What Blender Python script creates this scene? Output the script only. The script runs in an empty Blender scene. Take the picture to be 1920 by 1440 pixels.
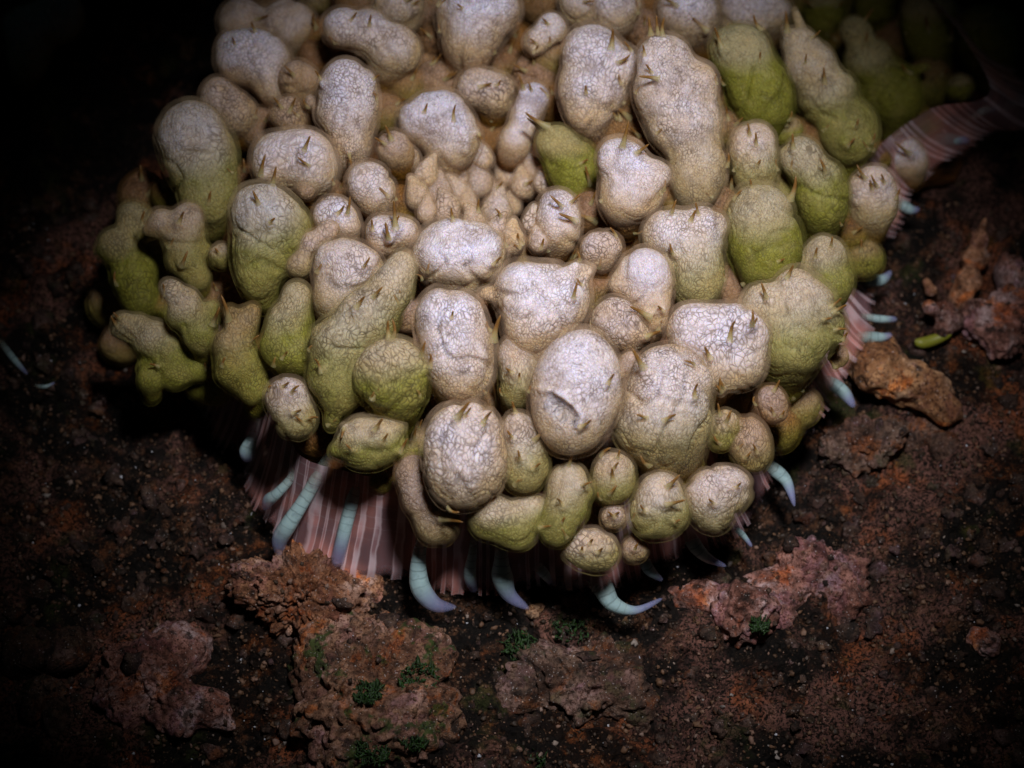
import bpy, bmesh, math, random
import numpy as np
from mathutils import Vector, noise
from mathutils.bvhtree import BVHTree

random.seed(7); rng = np.random.default_rng(7)
S = bpy.context.scene
COL = S.collection
S.unit_settings.scale_length = 0.01            # one unit is one centimetre
R = math.radians

# ------------------------------------------------------------------ camera
PITCH = R(55); DC = 42.0; WIDTH = 19.2
T = np.array([0.0, 0.0, 0.0])
D = np.array([0.0, math.cos(PITCH), -math.sin(PITCH)])
X = np.array([1.0, 0.0, 0.0])
U = np.array([0.0, math.sin(PITCH), math.cos(PITCH)])
CAM = T - D * DC
cd = bpy.data.cameras.new("camera"); cam = bpy.data.objects.new("camera", cd); COL.objects.link(cam)
cam.location = CAM; cam.rotation_euler = (math.pi/2 - PITCH, 0, 0)
cd.sensor_width = 36; cd.lens = 36 * DC / WIDTH
cd.clip_start = 0.5; cd.clip_end = 400
cd.dof.use_dof = True; cd.dof.focus_distance = DC - 3.9; cd.dof.aperture_fstop = 0.17
S.camera = cam

# ------------------------------------------------------------------ light: a diver's torch beside the lens, dim water around
S.view_settings.view_transform = 'Standard'; S.view_settings.look = 'None'
S.view_settings.gamma = 1.0; S.view_settings.exposure = 0.0
W = bpy.data.worlds.new("World"); S.world = W; W.use_nodes = True
bg = W.node_tree.nodes['Background']; bg.inputs[0].default_value = (0.10, 0.22, 0.24, 1); bg.inputs[1].default_value = 0.012

def P(px, py, w=0.0):
    """the place w cm nearer the lens than the middle of the scene, on the sight line of a photograph pixel"""
    s = (DC - w) / DC
    return CAM + D * (DC - w) + (X * (px - 960) / 100 + U * (720 - py) / 100) * s

def torch(name, px, py, w, off_up, off_side, dist, energy, size_deg, radius, col):
    tgt = P(px, py, w)
    v = -D + U * off_up + X * off_side; v = v / np.linalg.norm(v)
    ld = bpy.data.lights.new(name, 'SPOT'); lo = bpy.data.objects.new(name, ld); COL.objects.link(lo)
    lo.location = tgt + v * dist
    lo.rotation_euler = Vector(-v).to_track_quat('-Z', 'Y').to_euler()
    ld.energy = energy; ld.spot_size = R(size_deg); ld.spot_blend = 1.0; ld.shadow_soft_size = radius; ld.color = col
torch("diving_torch", 1085, 620, 3.0, 0.39, 0.09, 32.0, 56000, 35, 1.9, (0.90, 0.94, 1.0))

S.cycles.use_denoising = True
S.cycles.max_bounces = 8; S.cycles.transparent_max_bounces = 12

# ------------------------------------------------------------------ helpers
def w_at_z(px, py, z):
    d = P(px, py, 0) - CAM
    t = (z - CAM[2]) / d[2]
    return DC - t * float(np.dot(d, D))

MC = np.array([-0.3, 2.5])                     # middle of the crown of bulbs
def dome(x, y):
    rho2 = ((x - 0.0) / 7.5)**2 + ((y - 2.6) / 7.4)**2
    h = 1.15 + 3.5 * math.sqrt(max(0.0, 1 - rho2))
    g = math.exp(-(((x - MC[0]) / 1.6)**2 + ((y - MC[1]) / 1.5)**2))
    return h - 2.2 * g
def w_on_dome(px, py):
    w = 2.0
    for _ in range(30):
        p = P(px, py, w)
        w = 0.5 * w + 0.5 * w_at_z(px, py, dome(p[0], p[1]))
    return w

ICO = {}
def ico(n):
    if n not in ICO:
        bm = bmesh.new(); bmesh.ops.create_icosphere(bm, subdivisions=n, radius=1.0)
        v = np.array([q.co[:] for q in bm.verts]); v /= np.linalg.norm(v, axis=1)[:, None]
        f = np.array([[q.index for q in fc.verts] for fc in bm.faces]); bm.free()
        ICO[n] = (v, f)
    return ICO[n]

def mesh(name, v, f, mat=None, parent=None, loc=None, attrs=None, smooth=True):
    me = bpy.data.meshes.new(name)
    me.from_pydata(np.asarray(v).tolist(), [], np.asarray(f).tolist() if isinstance(f, np.ndarray) else f)
    if smooth: me.polygons.foreach_set('use_smooth', [True] * len(me.polygons))
    for k, a in (attrs or {}).items():
        a = np.asarray(a, dtype=np.float32)
        if a.ndim == 1:
            at = me.attributes.new(k, 'FLOAT', 'POINT'); at.data.foreach_set('value', a)
        else:
            at = me.attributes.new(k, 'FLOAT_COLOR', 'POINT')
            at.data.foreach_set('color', np.concatenate([a, np.ones((len(a), 1), np.float32)], 1).ravel())
    if mat: me.materials.append(mat)
    me.update()
    o = bpy.data.objects.new(name, me); COL.objects.link(o)
    if loc is not None: o.location = loc
    if parent is not None: o.parent = parent
    return o

def tag(o, label=None, cat=None, group=None, kind=None):
    if label: o['label'] = label
    if cat: o['category'] = cat
    if group: o['group'] = group
    if kind: o['kind'] = kind
    return o

def waves(v, freq, n=7, seed=0):
    g = np.random.default_rng(seed); out = np.zeros(len(v))
    for _ in range(n):
        k = g.normal(size=3); k = k / np.linalg.norm(k) * freq * g.uniform(0.6, 1.5)
        out += np.sin(v @ k + g.uniform(0, 6.28))
    return out / n

class Blob:
    """smooth union of balls, with soft carvings"""
    def __init__(self, balls, k=0.18, cuts=(), bumps=()):
        self.c = np.array([b[:3] for b in balls]); self.r = np.array([b[3] for b in balls]); self.k = k
        self.cuts = list(cuts); self.bumps = list(bumps)
    def sdf(self, p):
        d = None
        for c, r in zip(self.c, self.r):
            e = np.linalg.norm(p - c, axis=1) - r
            if d is None: d = e
            else:
                k = self.k; h = np.clip(0.5 + 0.5 * (d - e) / k, 0, 1)
                d = d * (1 - h) + e * h - k * h * (1 - h)
        for c, r in self.bumps:
            e = np.linalg.norm(p - c, axis=1) - r; k = 0.07
            h = np.clip(0.5 + 0.5 * (d - e) / k, 0, 1); d = d * (1 - h) + e * h - k * h * (1 - h)
        for c, r in self.cuts:
            e = -(np.linalg.norm(p - c, axis=1) - r); k = 0.05
            h = np.clip(0.5 - 0.5 * (d - e) / k, 0, 1); d = d * (1 - h) + e * h + k * h * (1 - h)
        return d
    def face_w(self, px, py, w0):
        w = w0
        for _ in range(60):
            s = float(self.sdf(P(px, py, w)[None])[0])
            if s < 0.004: break
            w -= max(s * 0.8, 0.004)
            if w < w0 - 8: return None
        return w
    def surface(self, n, centre):
        dirs, f = ico(n)
        t = np.full(len(dirs), float(np.max(np.linalg.norm(self.c - centre, axis=1) + self.r) + 0.15))
        for _ in range(60):
            s = self.sdf(centre + dirs * t[:, None])
            t = np.maximum(t - s * 0.85, 0.02)
        return dirs, f, t

# ------------------------------------------------------------------ materials
def nt(name):
    m = bpy.data.materials.new(name); m.use_nodes = True
    t = m.node_tree; t.nodes.clear()
    o = t.nodes.new('ShaderNodeOutputMaterial'); b = t.nodes.new('ShaderNodeBsdfPrincipled')
    t.links.new(b.outputs[0], o.inputs[0])
    return m, t, b, o
class G:
    def __init__(self, t): self.t = t
    def n(self, typ, **kw):
        q = self.t.nodes.new('ShaderNode' + typ)
        for k, v in kw.items(): setattr(q, k, v)
        return q
    def l(self, a, b): self.t.links.new(a, b)
    def val(self, sock, v):
        if hasattr(v, 'links') or hasattr(v, 'is_linked'): self.l(v, sock)
        else: sock.default_value = v
    def mix(self, a, b, f, mode='MIX'):
        q = self.n('Mix', data_type='RGBA', blend_type=mode)
        self.val(q.inputs[0], f); self.val(q.inputs[6], a); self.val(q.inputs[7], b)
        return q.outputs[2]
    def math(self, op, a, b=0.0, clamp=False):
        q = self.n('Math', operation=op, use_clamp=clamp); self.val(q.inputs[0], a); self.val(q.inputs[1], b); return q.outputs[0]
    def ramp(self, x, lo, hi, a=0.0, b=1.0):
        q = self.n('MapRange', interpolation_type='SMOOTHSTEP'); self.val(q.inputs[0], x)
        q.inputs[1].default_value = lo; q.inputs[2].default_value = hi; q.inputs[3].default_value = a; q.inputs[4].default_value = b
        return q.outputs[0]
    def noise(self, vec, scale, detail=4, rough=0.55, dist=0.0):
        q = self.n('TexNoise'); self.l(vec, q.inputs['Vector']); q.inputs['Scale'].default_value = scale
        q.inputs['Detail'].default_value = detail; q.inputs['Roughness'].default_value = rough; q.inputs['Distortion'].default_value = dist
        return q
    def coords(self, jitter=True):
        tc = self.n('TexCoord').outputs['Object']
        if not jitter: return tc
        oi = self.n('ObjectInfo').outputs['Random']
        a = self.n('VectorMath', operation='ADD'); self.l(tc, a.inputs[0]); self.l(self.math('MULTIPLY', oi, 83.0), a.inputs[1])
        return a.outputs[0]
    def warp(self, vec, scale, amount):
        no = self.noise(vec, scale, 2).outputs['Color']
        s = self.n('VectorMath', operation='SUBTRACT'); self.l(no, s.inputs[0]); s.inputs[1].default_value = (.5, .5, .5)
        m = self.n('VectorMath', operation='SCALE'); self.l(s.outputs[0], m.inputs[0]); m.inputs['Scale'].default_value = amount
        a = self.n('VectorMath', operation='ADD'); self.l(vec, a.inputs[0]); self.l(m.outputs[0], a.inputs[1]); return a.outputs[0]
    def voro(self, vec, scale, feature='DISTANCE_TO_EDGE', rnd=1.0):
        q = self.n('TexVoronoi', feature=feature); self.l(vec, q.inputs['Vector']); q.inputs['Scale'].default_value = scale
        q.inputs['Randomness'].default_value = rnd; return q.outputs[0]
    def attr(self, name):
        return self.n('Attribute', attribute_name=name)
    def bump(self, h, strength, dist, b, prev=None):
        q = self.n('Bump'); q.inputs['Strength'].default_value = strength; q.inputs['Distance'].default_value = dist
        self.l(h, q.inputs['Height'])
        if prev is not None: self.l(prev, q.inputs['Normal'])
        if b is not None: self.l(q.outputs[0], b.inputs['Normal'])
        return q.outputs[0]

def rgb(r, g, b): return (r, g, b, 1.0)

def bulb_material():
    m, t, b, o = nt('bulb_skin'); g = G(t)
    co = g.coords()
    pig = g.attr('pigment_shade').outputs['Color']  # own olive tint, plus limb darkening painted in as white and yellow shares
    win = g.attr('window').outputs['Fac']
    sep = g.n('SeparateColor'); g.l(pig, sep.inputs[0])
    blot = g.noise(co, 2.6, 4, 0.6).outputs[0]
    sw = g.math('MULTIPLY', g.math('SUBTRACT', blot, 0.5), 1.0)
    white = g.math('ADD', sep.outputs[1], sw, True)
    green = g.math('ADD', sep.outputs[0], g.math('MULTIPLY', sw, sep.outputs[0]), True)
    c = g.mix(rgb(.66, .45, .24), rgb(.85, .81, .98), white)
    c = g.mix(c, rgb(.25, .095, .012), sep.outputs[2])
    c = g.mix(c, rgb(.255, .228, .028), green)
    # smoky grey showing through in patches
    smoke = g.ramp(g.noise(co, 1.5, 5, .62, .6).outputs[0], .50, .72)
    c = g.mix(c, g.mix(c, rgb(.42, .39, .42), 1.0, 'MULTIPLY'), g.math('MULTIPLY', smoke, .75))
    # net of fine dark lines with cells about a millimetre across, pulled out of shape
    wp = g.warp(g.warp(co, 1.3, 0.50), 5.0, 0.10)
    mp = g.n('Mapping'); g.l(wp, mp.inputs[0]); mp.inputs['Rotation'].default_value = (.5, .3, .7); mp.inputs['Scale'].default_value = (1.25, .78, 1.0)
    orr = g.n('ObjectInfo').outputs['Random']
    vq = g.n('TexVoronoi', feature='DISTANCE_TO_EDGE'); g.l(mp.outputs[0], vq.inputs['Vector']); g.l(g.math('ADD', 9.5, g.math('MULTIPLY', orr, 6.0)), vq.inputs['Scale']); e1 = vq.outputs[0]
    wid = g.noise(co, 7, 2).outputs[0]
    l1 = g.ramp(g.math('SUBTRACT', e1, g.math('MULTIPLY', g.math('SUBTRACT', wid, .46), .22)), 0.0, 0.18, 1.0, 0.0)
    def squiggle(scale, width, dist):
        q = g.noise(g.warp(mp.outputs[0], 1.6, .3), scale, 2, .5, dist)
        return g.ramp(g.math('ABSOLUTE', g.math('SUBTRACT', q.outputs[0], 0.5)), 0.0, width, 1.0, 0.0)
    l3 = g.math('MAXIMUM', squiggle(8.5, .040, 1.2), g.math('MULTIPLY', squiggle(13.0, .05, .6), .6))
    patch = g.ramp(g.math('ADD', g.noise(co, 1.5, 3).outputs[0], g.math('MULTIPLY', g.math('SUBTRACT', g.math('FRACT', g.math('MULTIPLY', orr, 7.31)), .53), .28)), 0.40, 0.60)
    lines = g.math('ADD', g.math('MULTIPLY', l1, g.math('ADD', g.math('MULTIPLY', patch, 0.60), 0.34)),
                   g.math('MULTIPLY', l3, g.math('MULTIPLY', g.math('SUBTRACT', 1.08, patch), 0.62)), True)
    fade = g.ramp(g.noise(co, 4.2, 4, .6).outputs[0], .32, .62, .55, 1.0)
    lines = g.math('MULTIPLY', lines, g.math('MULTIPLY', fade, g.math('ADD', .62, g.math('MULTIPLY', g.math('FRACT', g.math('MULTIPLY', orr, 13.7)), .5))), True)
    dk = g.mix(c, rgb(.16, .135, .14), 1.0, 'MULTIPLY')
    c = g.mix(c, dk, lines)
    speck = g.ramp(g.noise(co, 55, 3, .75).outputs[0], .54, .70)
    c = g.mix(c, g.mix(c, rgb(.35, .32, .30), 1.0, 'MULTIPLY'), g.math('MULTIPLY', speck, .60))
    c = g.mix(c, rgb(.20, .175, .18), g.math('MULTIPLY', win, g.ramp(g.noise(co, 6, 3).outputs[0], .3, .6, .45, .25)))
    g.l(c, b.inputs['Base Color'])
    b.inputs['Roughness'].default_value = 0.55; b.inputs['Specular IOR Level'].default_value = 0.15
    b.inputs['Subsurface Weight'].default_value = 0.70
    b.inputs['Subsurface Radius'].default_value = (1.0, 0.62, 0.28); b.inputs['Subsurface Scale'].default_value = 0.20
    n1 = g.bump(g.ramp(e1, 0.0, .30), 0.38, 0.03, None)
    n2 = g.bump(l3, 0.25, 0.05, None, n1)
    g.bump(g.noise(co, 2.6, 4, .55).outputs[0], 0.5, 0.17, b, n2)
    return m

def film_material():
    m, t, b, o = nt('bulb_film'); g = G(t); co = g.coords()
    pig = g.attr('pigment_shade').outputs['Color']; sep = g.n('SeparateColor'); g.l(pig, sep.inputs[0])
    c = g.mix(rgb(.88, .60, .40), rgb(.30, .115, .014), sep.outputs[2]); c = g.mix(c, rgb(.38, .34, .055), g.math('MULTIPLY', sep.outputs[0], 1.0, True))
    g.l(c, b.inputs['Base Color']); b.inputs['Roughness'].default_value = .5; b.inputs['Specular IOR Level'].default_value = .08
    tr = g.n('BsdfTransparent'); mx = g.n('MixShader')
    g.l(g.math('MAXIMUM', g.ramp(g.noise(co, 2.0, 4, .6).outputs[0], .35, .7, .90, .77), g.attr('window').outputs['Fac']), mx.inputs[0])
    g.l(b.outputs[0], mx.inputs[1]); g.l(tr.outputs[0], mx.inputs[2]); g.l(mx.outputs[0], o.inputs[0])
    g.bump(g.noise(co, 6, 3, .5).outputs[0], .25, .06, b)
    return m

def simple(name, base, rough=0.5, sss=0.0, rad=(1, .4, .2), scl=0.1, spec=0.4):
    m, t, b, o = nt(name)
    b.inputs['Base Color'].default_value = rgb(*base); b.inputs['Roughness'].default_value = rough
    b.inputs['Specular IOR Level'].default_value = spec
    if sss:
        b.inputs['Subsurface Weight'].default_value = sss; b.inputs['Subsurface Radius'].default_value = rad; b.inputs['Subsurface Scale'].default_value = scl
    return m, t, b, o

def spike_material():
    m, t, b, o = simple('spike_skin', (.3, .15, .04), .45, .25, (1, .5, .2), .05); g = G(t)
    a = g.attr('along').outputs['Fac']
    c = g.mix(rgb(.50, .40, .18), rgb(.22, .10, .022), g.ramp(a, 0.05, 0.62))
    g.l(c, b.inputs['Base Color'])
    tr = g.n('BsdfTransparent'); mx = g.n('MixShader'); g.l(g.ramp(a, 0.0, 0.5, 0.60, 0.08), mx.inputs[0])
    g.l(b.outputs[0], mx.inputs[1]); g.l(tr.outputs[0], mx.inputs[2]); g.l(mx.outputs[0], o.inputs[0])
    return m

def body_material():
    m, t, b, o = simple('body_flesh', (.3, .12, .02), .55, .4, (1, .45, .15), .2); g = G(t)
    co = g.coords(False); n = g.noise(co, 2.2, 5).outputs[0]
    g.l(g.mix(rgb(.05, .016, .003), rgb(.16, .055, .010), g.ramp(n, .35, .65)), b.inputs['Base Color'])
    g.bump(g.noise(co, 8, 4).outputs[0], .5, .08, b)
    return m

def skirt_material():
    m, t, b, o = simple('translucent_wall', (.25, .09, .07), .4, .2, (1, .4, .3), .12); g = G(t)
    u = g.attr('ring').outputs['Fac']; v = g.attr('along').outputs['Fac']; co = g.coords(False)
    nz = g.noise(co, 1.3, 3).outputs[0]
    n1d = g.n('TexNoise', noise_dimensions='1D'); g.l(u, n1d.inputs['W']); n1d.inputs['Scale'].default_value = .45; n1d.inputs['Detail'].default_value = 1
    uu = g.math('ADD', g.math('ADD', g.math('MULTIPLY', u, 1.35), g.math('MULTIPLY', n1d.outputs[0], 3.2)), g.math('MULTIPLY', nz, 0.4))
    rib = g.math('ABSOLUTE', g.math('SUBTRACT', g.math('FRACT', uu), 0.5))            # 0 in the middle of a rib
    pale = g.ramp(rib, 0.10, 0.20, 1.0, 0.0)
    edge = g.math('MULTIPLY', g.ramp(rib, 0.08, 0.14), g.ramp(rib, 0.16, 0.24, 1.0, 0.0))
    bands = g.ramp(g.math('ABSOLUTE', g.math('SUBTRACT', g.math('FRACT', g.math('MULTIPLY', v, 9.0)), 0.5)), 0.02, 0.09, 1.0, 0.0)
    big = g.ramp(g.noise(co, .8, 2).outputs[0], .4, .62)
    c = g.mix(g.mix(rgb(.30, .155, .16), rgb(.72, .29, .24), big), rgb(.85, .66, .68), g.math('MULTIPLY', g.math('MULTIPLY', pale, 0.55), g.ramp(g.noise(co, 1.1, 2).outputs[0], .42, .62)))
    c = g.mix(c, rgb(.95, .78, .80), g.math('MULTIPLY', edge, 0.32))
    c = g.mix(c, rgb(.80, .70, .70), g.math('MULTIPLY', bands, g.math('MULTIPLY', 0.16, g.ramp(v, .75, .35))))
    g.l(c, b.inputs['Base Color'])
    tr = g.n('BsdfTransparent'); mx = g.n('MixShader')
    g.l(g.math('ADD', g.math('SUBTRACT', 0.46, g.math('MULTIPLY', g.math('MAXIMUM', pale, edge), 0.36), True), g.ramp(v, .86, 1.0, 0, .6), True), mx.inputs[0])
    g.l(b.outputs[0], mx.inputs[1]); g.l(tr.outputs[0], mx.inputs[2]); g.l(mx.outputs[0], o.inputs[0])
    return m

def tentacle_material():
    m, t, b, o = simple('pale_tentacle', (.5, .7, .7), .38, .35, (.5, .6, .8), .12, .45); g = G(t)
    a = g.attr('along').outputs['Fac']; r = g.attr('ring').outputs['Fac']; co = g.coords()
    ring = g.math('FRACT', g.math('ADD', r, g.math('MULTIPLY', g.noise(co, 4, 2).outputs[0], .8)))
    dark = g.math('MULTIPLY', g.ramp(g.math('ABSOLUTE', g.math('SUBTRACT', ring, .5)), .03, .14, 1, 0), g.ramp(a, .45, .75, 1, 0))
    c = g.mix(rgb(.42, .44, .36), rgb(.40, .53, .52), g.ramp(a, .1, .45))
    c = g.mix(c, rgb(.36, .36, .60), g.ramp(a, .60, .88))
    c = g.mix(c, g.mix(c, rgb(.35, .35, .35), 1, 'MULTIPLY'), g.math('MULTIPLY', dark, .6))
    c = g.mix(c, rgb(.20, .26, .27), g.ramp(g.noise(co, 5, 3).outputs[0], .55, .75, 0, .6))
    g.l(c, b.inputs['Base Color'])
    tr = g.n('BsdfTransparent'); mx = g.n('MixShader')
    g.l(g.math('ADD', g.ramp(a, .55, 1.0, 0.20, 0.80), g.ramp(a, 0.0, 0.62, 0.80, 0.0), True), mx.inputs[0])
    g.l(b.outputs[0], mx.inputs[1]); g.l(tr.outputs[0], mx.inputs[2]); g.l(mx.outputs[0], o.inputs[0])
    g.bump(g.noise(co, 7, 3).outputs[0], .3, .05, b)
    return m

def seabed_material():
    m, t, b, o = simple('seabed_silt', (.05, .03, .02), .85, spec=.2); g = G(t)
    co = g.coords(False)
    big = g.noise(co, .38, 5, .6).outputs[0]; mid = g.noise(co, 2.3, 6, .7).outputs[0]; fine = g.noise(co, 16, 4, .7).outputs[0]
    c = g.mix(rgb(.006, .0028, .0015), rgb(.120, .048, .022), g.ramp(mid, .49, .63))
    c = g.mix(c, rgb(.004, .002, .001), g.ramp(g.noise(co, .75, 6, .65).outputs[0], .53, .43, 0, .92))
    c = g.mix(c, rgb(.27, .115, .085), g.math('MULTIPLY', g.math('MULTIPLY', g.ramp(big, .48, .60), g.ramp(fine, .42, .55)), .8))
    c = g.mix(c, rgb(.05, .055, .012), g.math('MULTIPLY', g.ramp(g.noise(co, .9, 3).outputs[0], .60, .70), .6))
    c = g.mix(c, rgb(.012, .007, .004), g.math('MULTIPLY', g.ramp(fine, .50, .38), .8))
    c = g.mix(c, rgb(.36, .22, .14), g.math('MULTIPLY', g.ramp(g.noise(co, 24, 3, .7).outputs[0], .60, .70), g.ramp(mid, .45, .6, .1, .8)))
    c = g.mix(c, g.mix(c, rgb(1.6, 1.05, .55), 1.0, 'MULTIPLY'), g.ramp(g.noise(co, .6, 4, .6).outputs[0], .52, .62))
    g.l(c, b.inputs['Base Color'])
    n1 = g.bump(fine, .9, .12, None); g.bump(g.voro(g.warp(co, 3, .2), 5.5, 'F1'), .9, .15, b, n1)
    return m

def grain_material():
    m, t, b, o = simple('sand_grain', (.1, .06, .04), .6, spec=.35); g = G(t)
    r = g.n('NewGeometry').outputs['Random Per Island']
    ra = g.n('ValToRGB'); g.l(r, ra.inputs[0]); e = ra.color_ramp.elements
    e[0].position = 0; e[0].color = rgb(.030, .017, .010); e[1].position = 1; e[1].color = rgb(.30, .25, .22)
    for p_, c_ in ((.30, (.045, .024, .013)), (.62, (.10, .046, .022)), (.86, (.17, .085, .045)), (.96, (.22, .12, .085)), (.99, (.27, .20, .16))):
        q = e.new(p_); q.color = rgb(*c_)
    co = g.coords(False)
    c = g.mix(ra.outputs[0], rgb(.03, .016, .01), g.ramp(g.noise(co, 1.1, 3).outputs[0], .50, .36, 0, .8))
    g.l(c, b.inputs['Base Color']); g.bump(g.noise(co, 20, 3).outputs[0], .5, .03, b)
    return m

def rock_material(name, c0, c1, c2, patchy=.5, green=0.0):
    m, t, b, o = simple(name, c1, .75, spec=.3); g = G(t); co = g.coords()
    a = g.noise(co, 1.6, 6, .65).outputs[0]; f = g.noise(co, 7, 5, .7).outputs[0]
    c = g.mix(rgb(*c0), rgb(*c1), g.ramp(f, .34, .56))
    c = g.mix(c, rgb(*c2), g.math('MULTIPLY', g.ramp(a, .48, .66), patchy))
    c = g.mix(c, rgb(.02, .012, .008), g.ramp(g.noise(co, 2.6, 6, .7).outputs[0], .45, .36, 0, .85))
    c = g.mix(c, g.mix(c, rgb(.5, .42, .36), 1.0, 'MULTIPLY'), g.ramp(g.noise(co, .9, 4, .6).outputs[0], .45, .6))
    if green:
        c = g.mix(c, rgb(.035, .065, .008), g.ramp(g.noise(co, 1.9, 3, .6).outputs[0], .56, .64, 0, green))
    c = g.mix(c, rgb(.62, .52, .50), g.ramp(g.voro(co, 7, 'F1'), .12, .06, 0, .6))
    hu = g.noise(co, 1.25, 5, .7, .5).outputs[0]
    c = g.mix(c, g.mix(c, rgb(1.35, .80, .38), 1.0, 'MULTIPLY'), g.ramp(hu, .54, .64))
    c = g.mix(c, g.mix(c, rgb(.90, .82, 1.05), 1.0, 'MULTIPLY'), g.ramp(hu, .46, .38))
    c = g.mix(c, rgb(.72, .62, .58), g.math('MULTIPLY', g.ramp(g.noise(co, 26, 2, .6).outputs[0], .66, .72), .7))
    mo = g.noise(co, 14, 5, .75).outputs[0]
    c = g.mix(c, g.mix(c, rgb(.26, .19, .15), 1.0, 'MULTIPLY'), g.ramp(mo, .47, .60))
    g.l(c, b.inputs['Base Color'])
    n1 = g.bump(f, .8, .12, None); g.bump(g.noise(co, 22, 3, .7).outputs[0], .7, .05, b, n1)
    return m

M = dict(bulb=bulb_material(), film=film_material(), spike=spike_material(), body=body_material(), skirt=skirt_material(), tent=tentacle_material(),
         bed=seabed_material(), grain=grain_material(),
         pink=rock_material('coralline_rock', (.09, .034, .024), (.46, .205, .155), (.66, .45, .43), .8),
         orange=rock_material('rusty_rubble', (.16, .050, .016), (.62, .29, .15), (.78, .50, .40), .8),
         mossy=rock_material('encrusted_rock', (.07, .032, .016), (.40, .20, .115), (.58, .32, .25), .8, .9),
         brown=rock_material('brown_rubble', (.045, .024, .015), (.22, .125, .085), (.36, .20, .17), .7, .3),
         sponge=rock_material('orange_sponge', (.34, .14, .05), (.58, .29, .13), (.66, .42, .27), .6),
         crumb=rock_material('crumb_crust', (.022, .012, .008), (.12, .066, .044), (.19, .10, .088), .7, .2),
         moss=simple('green_alga', (.012, .028, .003), .6, .1, (.3, 1, .1), .05)[0],
         lime=simple('lime_alga', (.22, .21, .02), .5, .3, (.6, 1, .1), .08)[0],
         shell=simple('shell_chip', (.55, .52, .55), .3, spec=.6)[0])

# ------------------------------------------------------------------ seabed
def bed_height(x, y):
    v = Vector((x, y, 0))
    h = 0.55 * noise.fractal(v * 0.30, 1.0, 2.0, 3) + 0.34 * noise.fractal(v * 1.0, 0.65, 2.1, 5) - 0.30 * max(0.0, noise.noise(v * .9 + Vector((9, 3, 0))) - .1) + 0.10 * abs(noise.noise(v * 3.1)) + 0.05 * noise.noise(v * 6)
    return h - 0.35
def axis(lo, hi, step):
    a = np.arange(lo, hi + 1e-6, step)
    out = []; s = step; q = hi
    while q < 150: s *= 1.45; q += s; out.append(q)
    inn = []; s = step; q = lo
    while q > -150: s *= 1.45; q -= s; inn.append(q)
    return np.concatenate([inn[::-1], a, out])
gx = axis(-12.5, 12.5, 0.085); gy = axis(-11, 15, 0.085)
bv = np.array([(x, y, bed_height(x, y)) for y in gy for x in gx]); nx = len(gx)
ii = np.arange(len(gy) - 1)[:, None] * nx + np.arange(nx - 1)[None, :]
bf = np.stack([ii, ii + 1, ii + 1 + nx, ii + nx], -1).reshape(-1, 4)
tag(mesh('seabed', bv, bf, M['bed']), kind='structure')

# ------------------------------------------------------------------ the anemone
anem = bpy.data.objects.new('sea_anemone', None); COL.objects.link(anem); anem.empty_display_size = 1
anem.location = (0, 2.5, 0)
tag(anem, 'pale sea anemone covered in swollen white and olive bulbs on dark rubble', 'sea anemone')
A0 = np.array(anem.location)

# margin of the base, traced on the seabed
MARG = [(455, 860), (470, 930), (500, 1000), (535, 1045), (640, 1075), (760, 1100), (900, 1112), (1050, 1112), (1180, 1088), (1290, 1050), (1390, 990), (1462, 900),
        (1495, 830), (1560, 755), (1608, 690), (1632, 600), (1650, 500), (1695, 400), (1745, 330), (1840, 262), (1960, 205)]
mw = []
for i, (px, py) in enumerate(MARG):
    z = 0.12 if i < 10 else 0.12 + 0.55 * min(1, (i - 9) / 4)
    mw.append(P(px, py, w_at_z(px, py, z)))
back = [(8.6, 10.5, .4), (4, 13, .2), (-4, 13, .2), (-5.4, 9.0, .2), (-6.0, 4.0, .2), (-6.3, 0.6, .2), (-5.6, -1.2, .15)]
ring = np.array([p for p in mw] + [np.array(b) for b in back])
def closed_curve(pts, n):
    pts = np.asarray(pts); m = len(pts); seg = np.linalg.norm(np.roll(pts, -1, 0) - pts, axis=1); L = np.concatenate([[0], np.cumsum(seg)])
    out = []
    for s in np.linspace(0, L[-1], n, endpoint=False):
        i = min(np.searchsorted(L, s, 'right') - 1, m - 1); t = (s - L[i]) / seg[i]
        p0, p1, p2, p3 = pts[(i - 1) % m], pts[i], pts[(i + 1) % m], pts[(i + 2) % m]
        out.append(0.5 * ((2 * p1) + (p2 - p0) * t + (2 * p0 - 5 * p1 + 4 * p2 - p3) * t * t + (3 * p1 - p0 - 3 * p2 + p3) * t**3))
    return np.array(out), L[-1]
NR = 900
mc, mlen = closed_curve(ring, NR)
nribs = round(mlen / 0.36)
rows = 14; cen = np.array([MC[0], MC[1] + .1])
sv, s_ring, s_al = [], [], []
for j in range(rows + 1):
    v = j / rows                                       # 0 top, 1 margin
    for i in range(NR):
        p = mc[i]; u = i / NR * nribs
        flare = 1 - 0.13 * (1 - v)**0.8
        q = np.array([cen[0] + (p[0] - cen[0]) * flare, cen[1] + (p[1] - cen[1]) * flare, p[2] + (2.0 - p[2]) * (1 - v)**1.1])
        out = np.array([p[0] - cen[0], p[1] - cen[1], 0]); out /= np.linalg.norm(out)
        q = q + out * (0.014 * math.cos(2 * math.pi * u * 1.35) * (0.3 + v) + 0.10 * math.sin(u * .9) * v**2)
        q[2] += (0.07 * math.sin(u * 1.7) + .05 * math.sin(u * .43)) * v**3
        sv.append(q); s_ring.append(u); s_al.append(v)
ii = np.arange(rows)[:, None] * NR + np.arange(NR)[None, :]; i2 = np.arange(rows)[:, None] * NR + (np.arange(NR)[None, :] + 1) % NR
sf = np.stack([ii, i2, i2 + NR, ii + NR], -1).reshape(-1, 4)
mesh('column_wall', np.array(sv) - A0, sf, M['skirt'], anem, attrs=dict(ring=s_ring, along=s_al))

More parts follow.
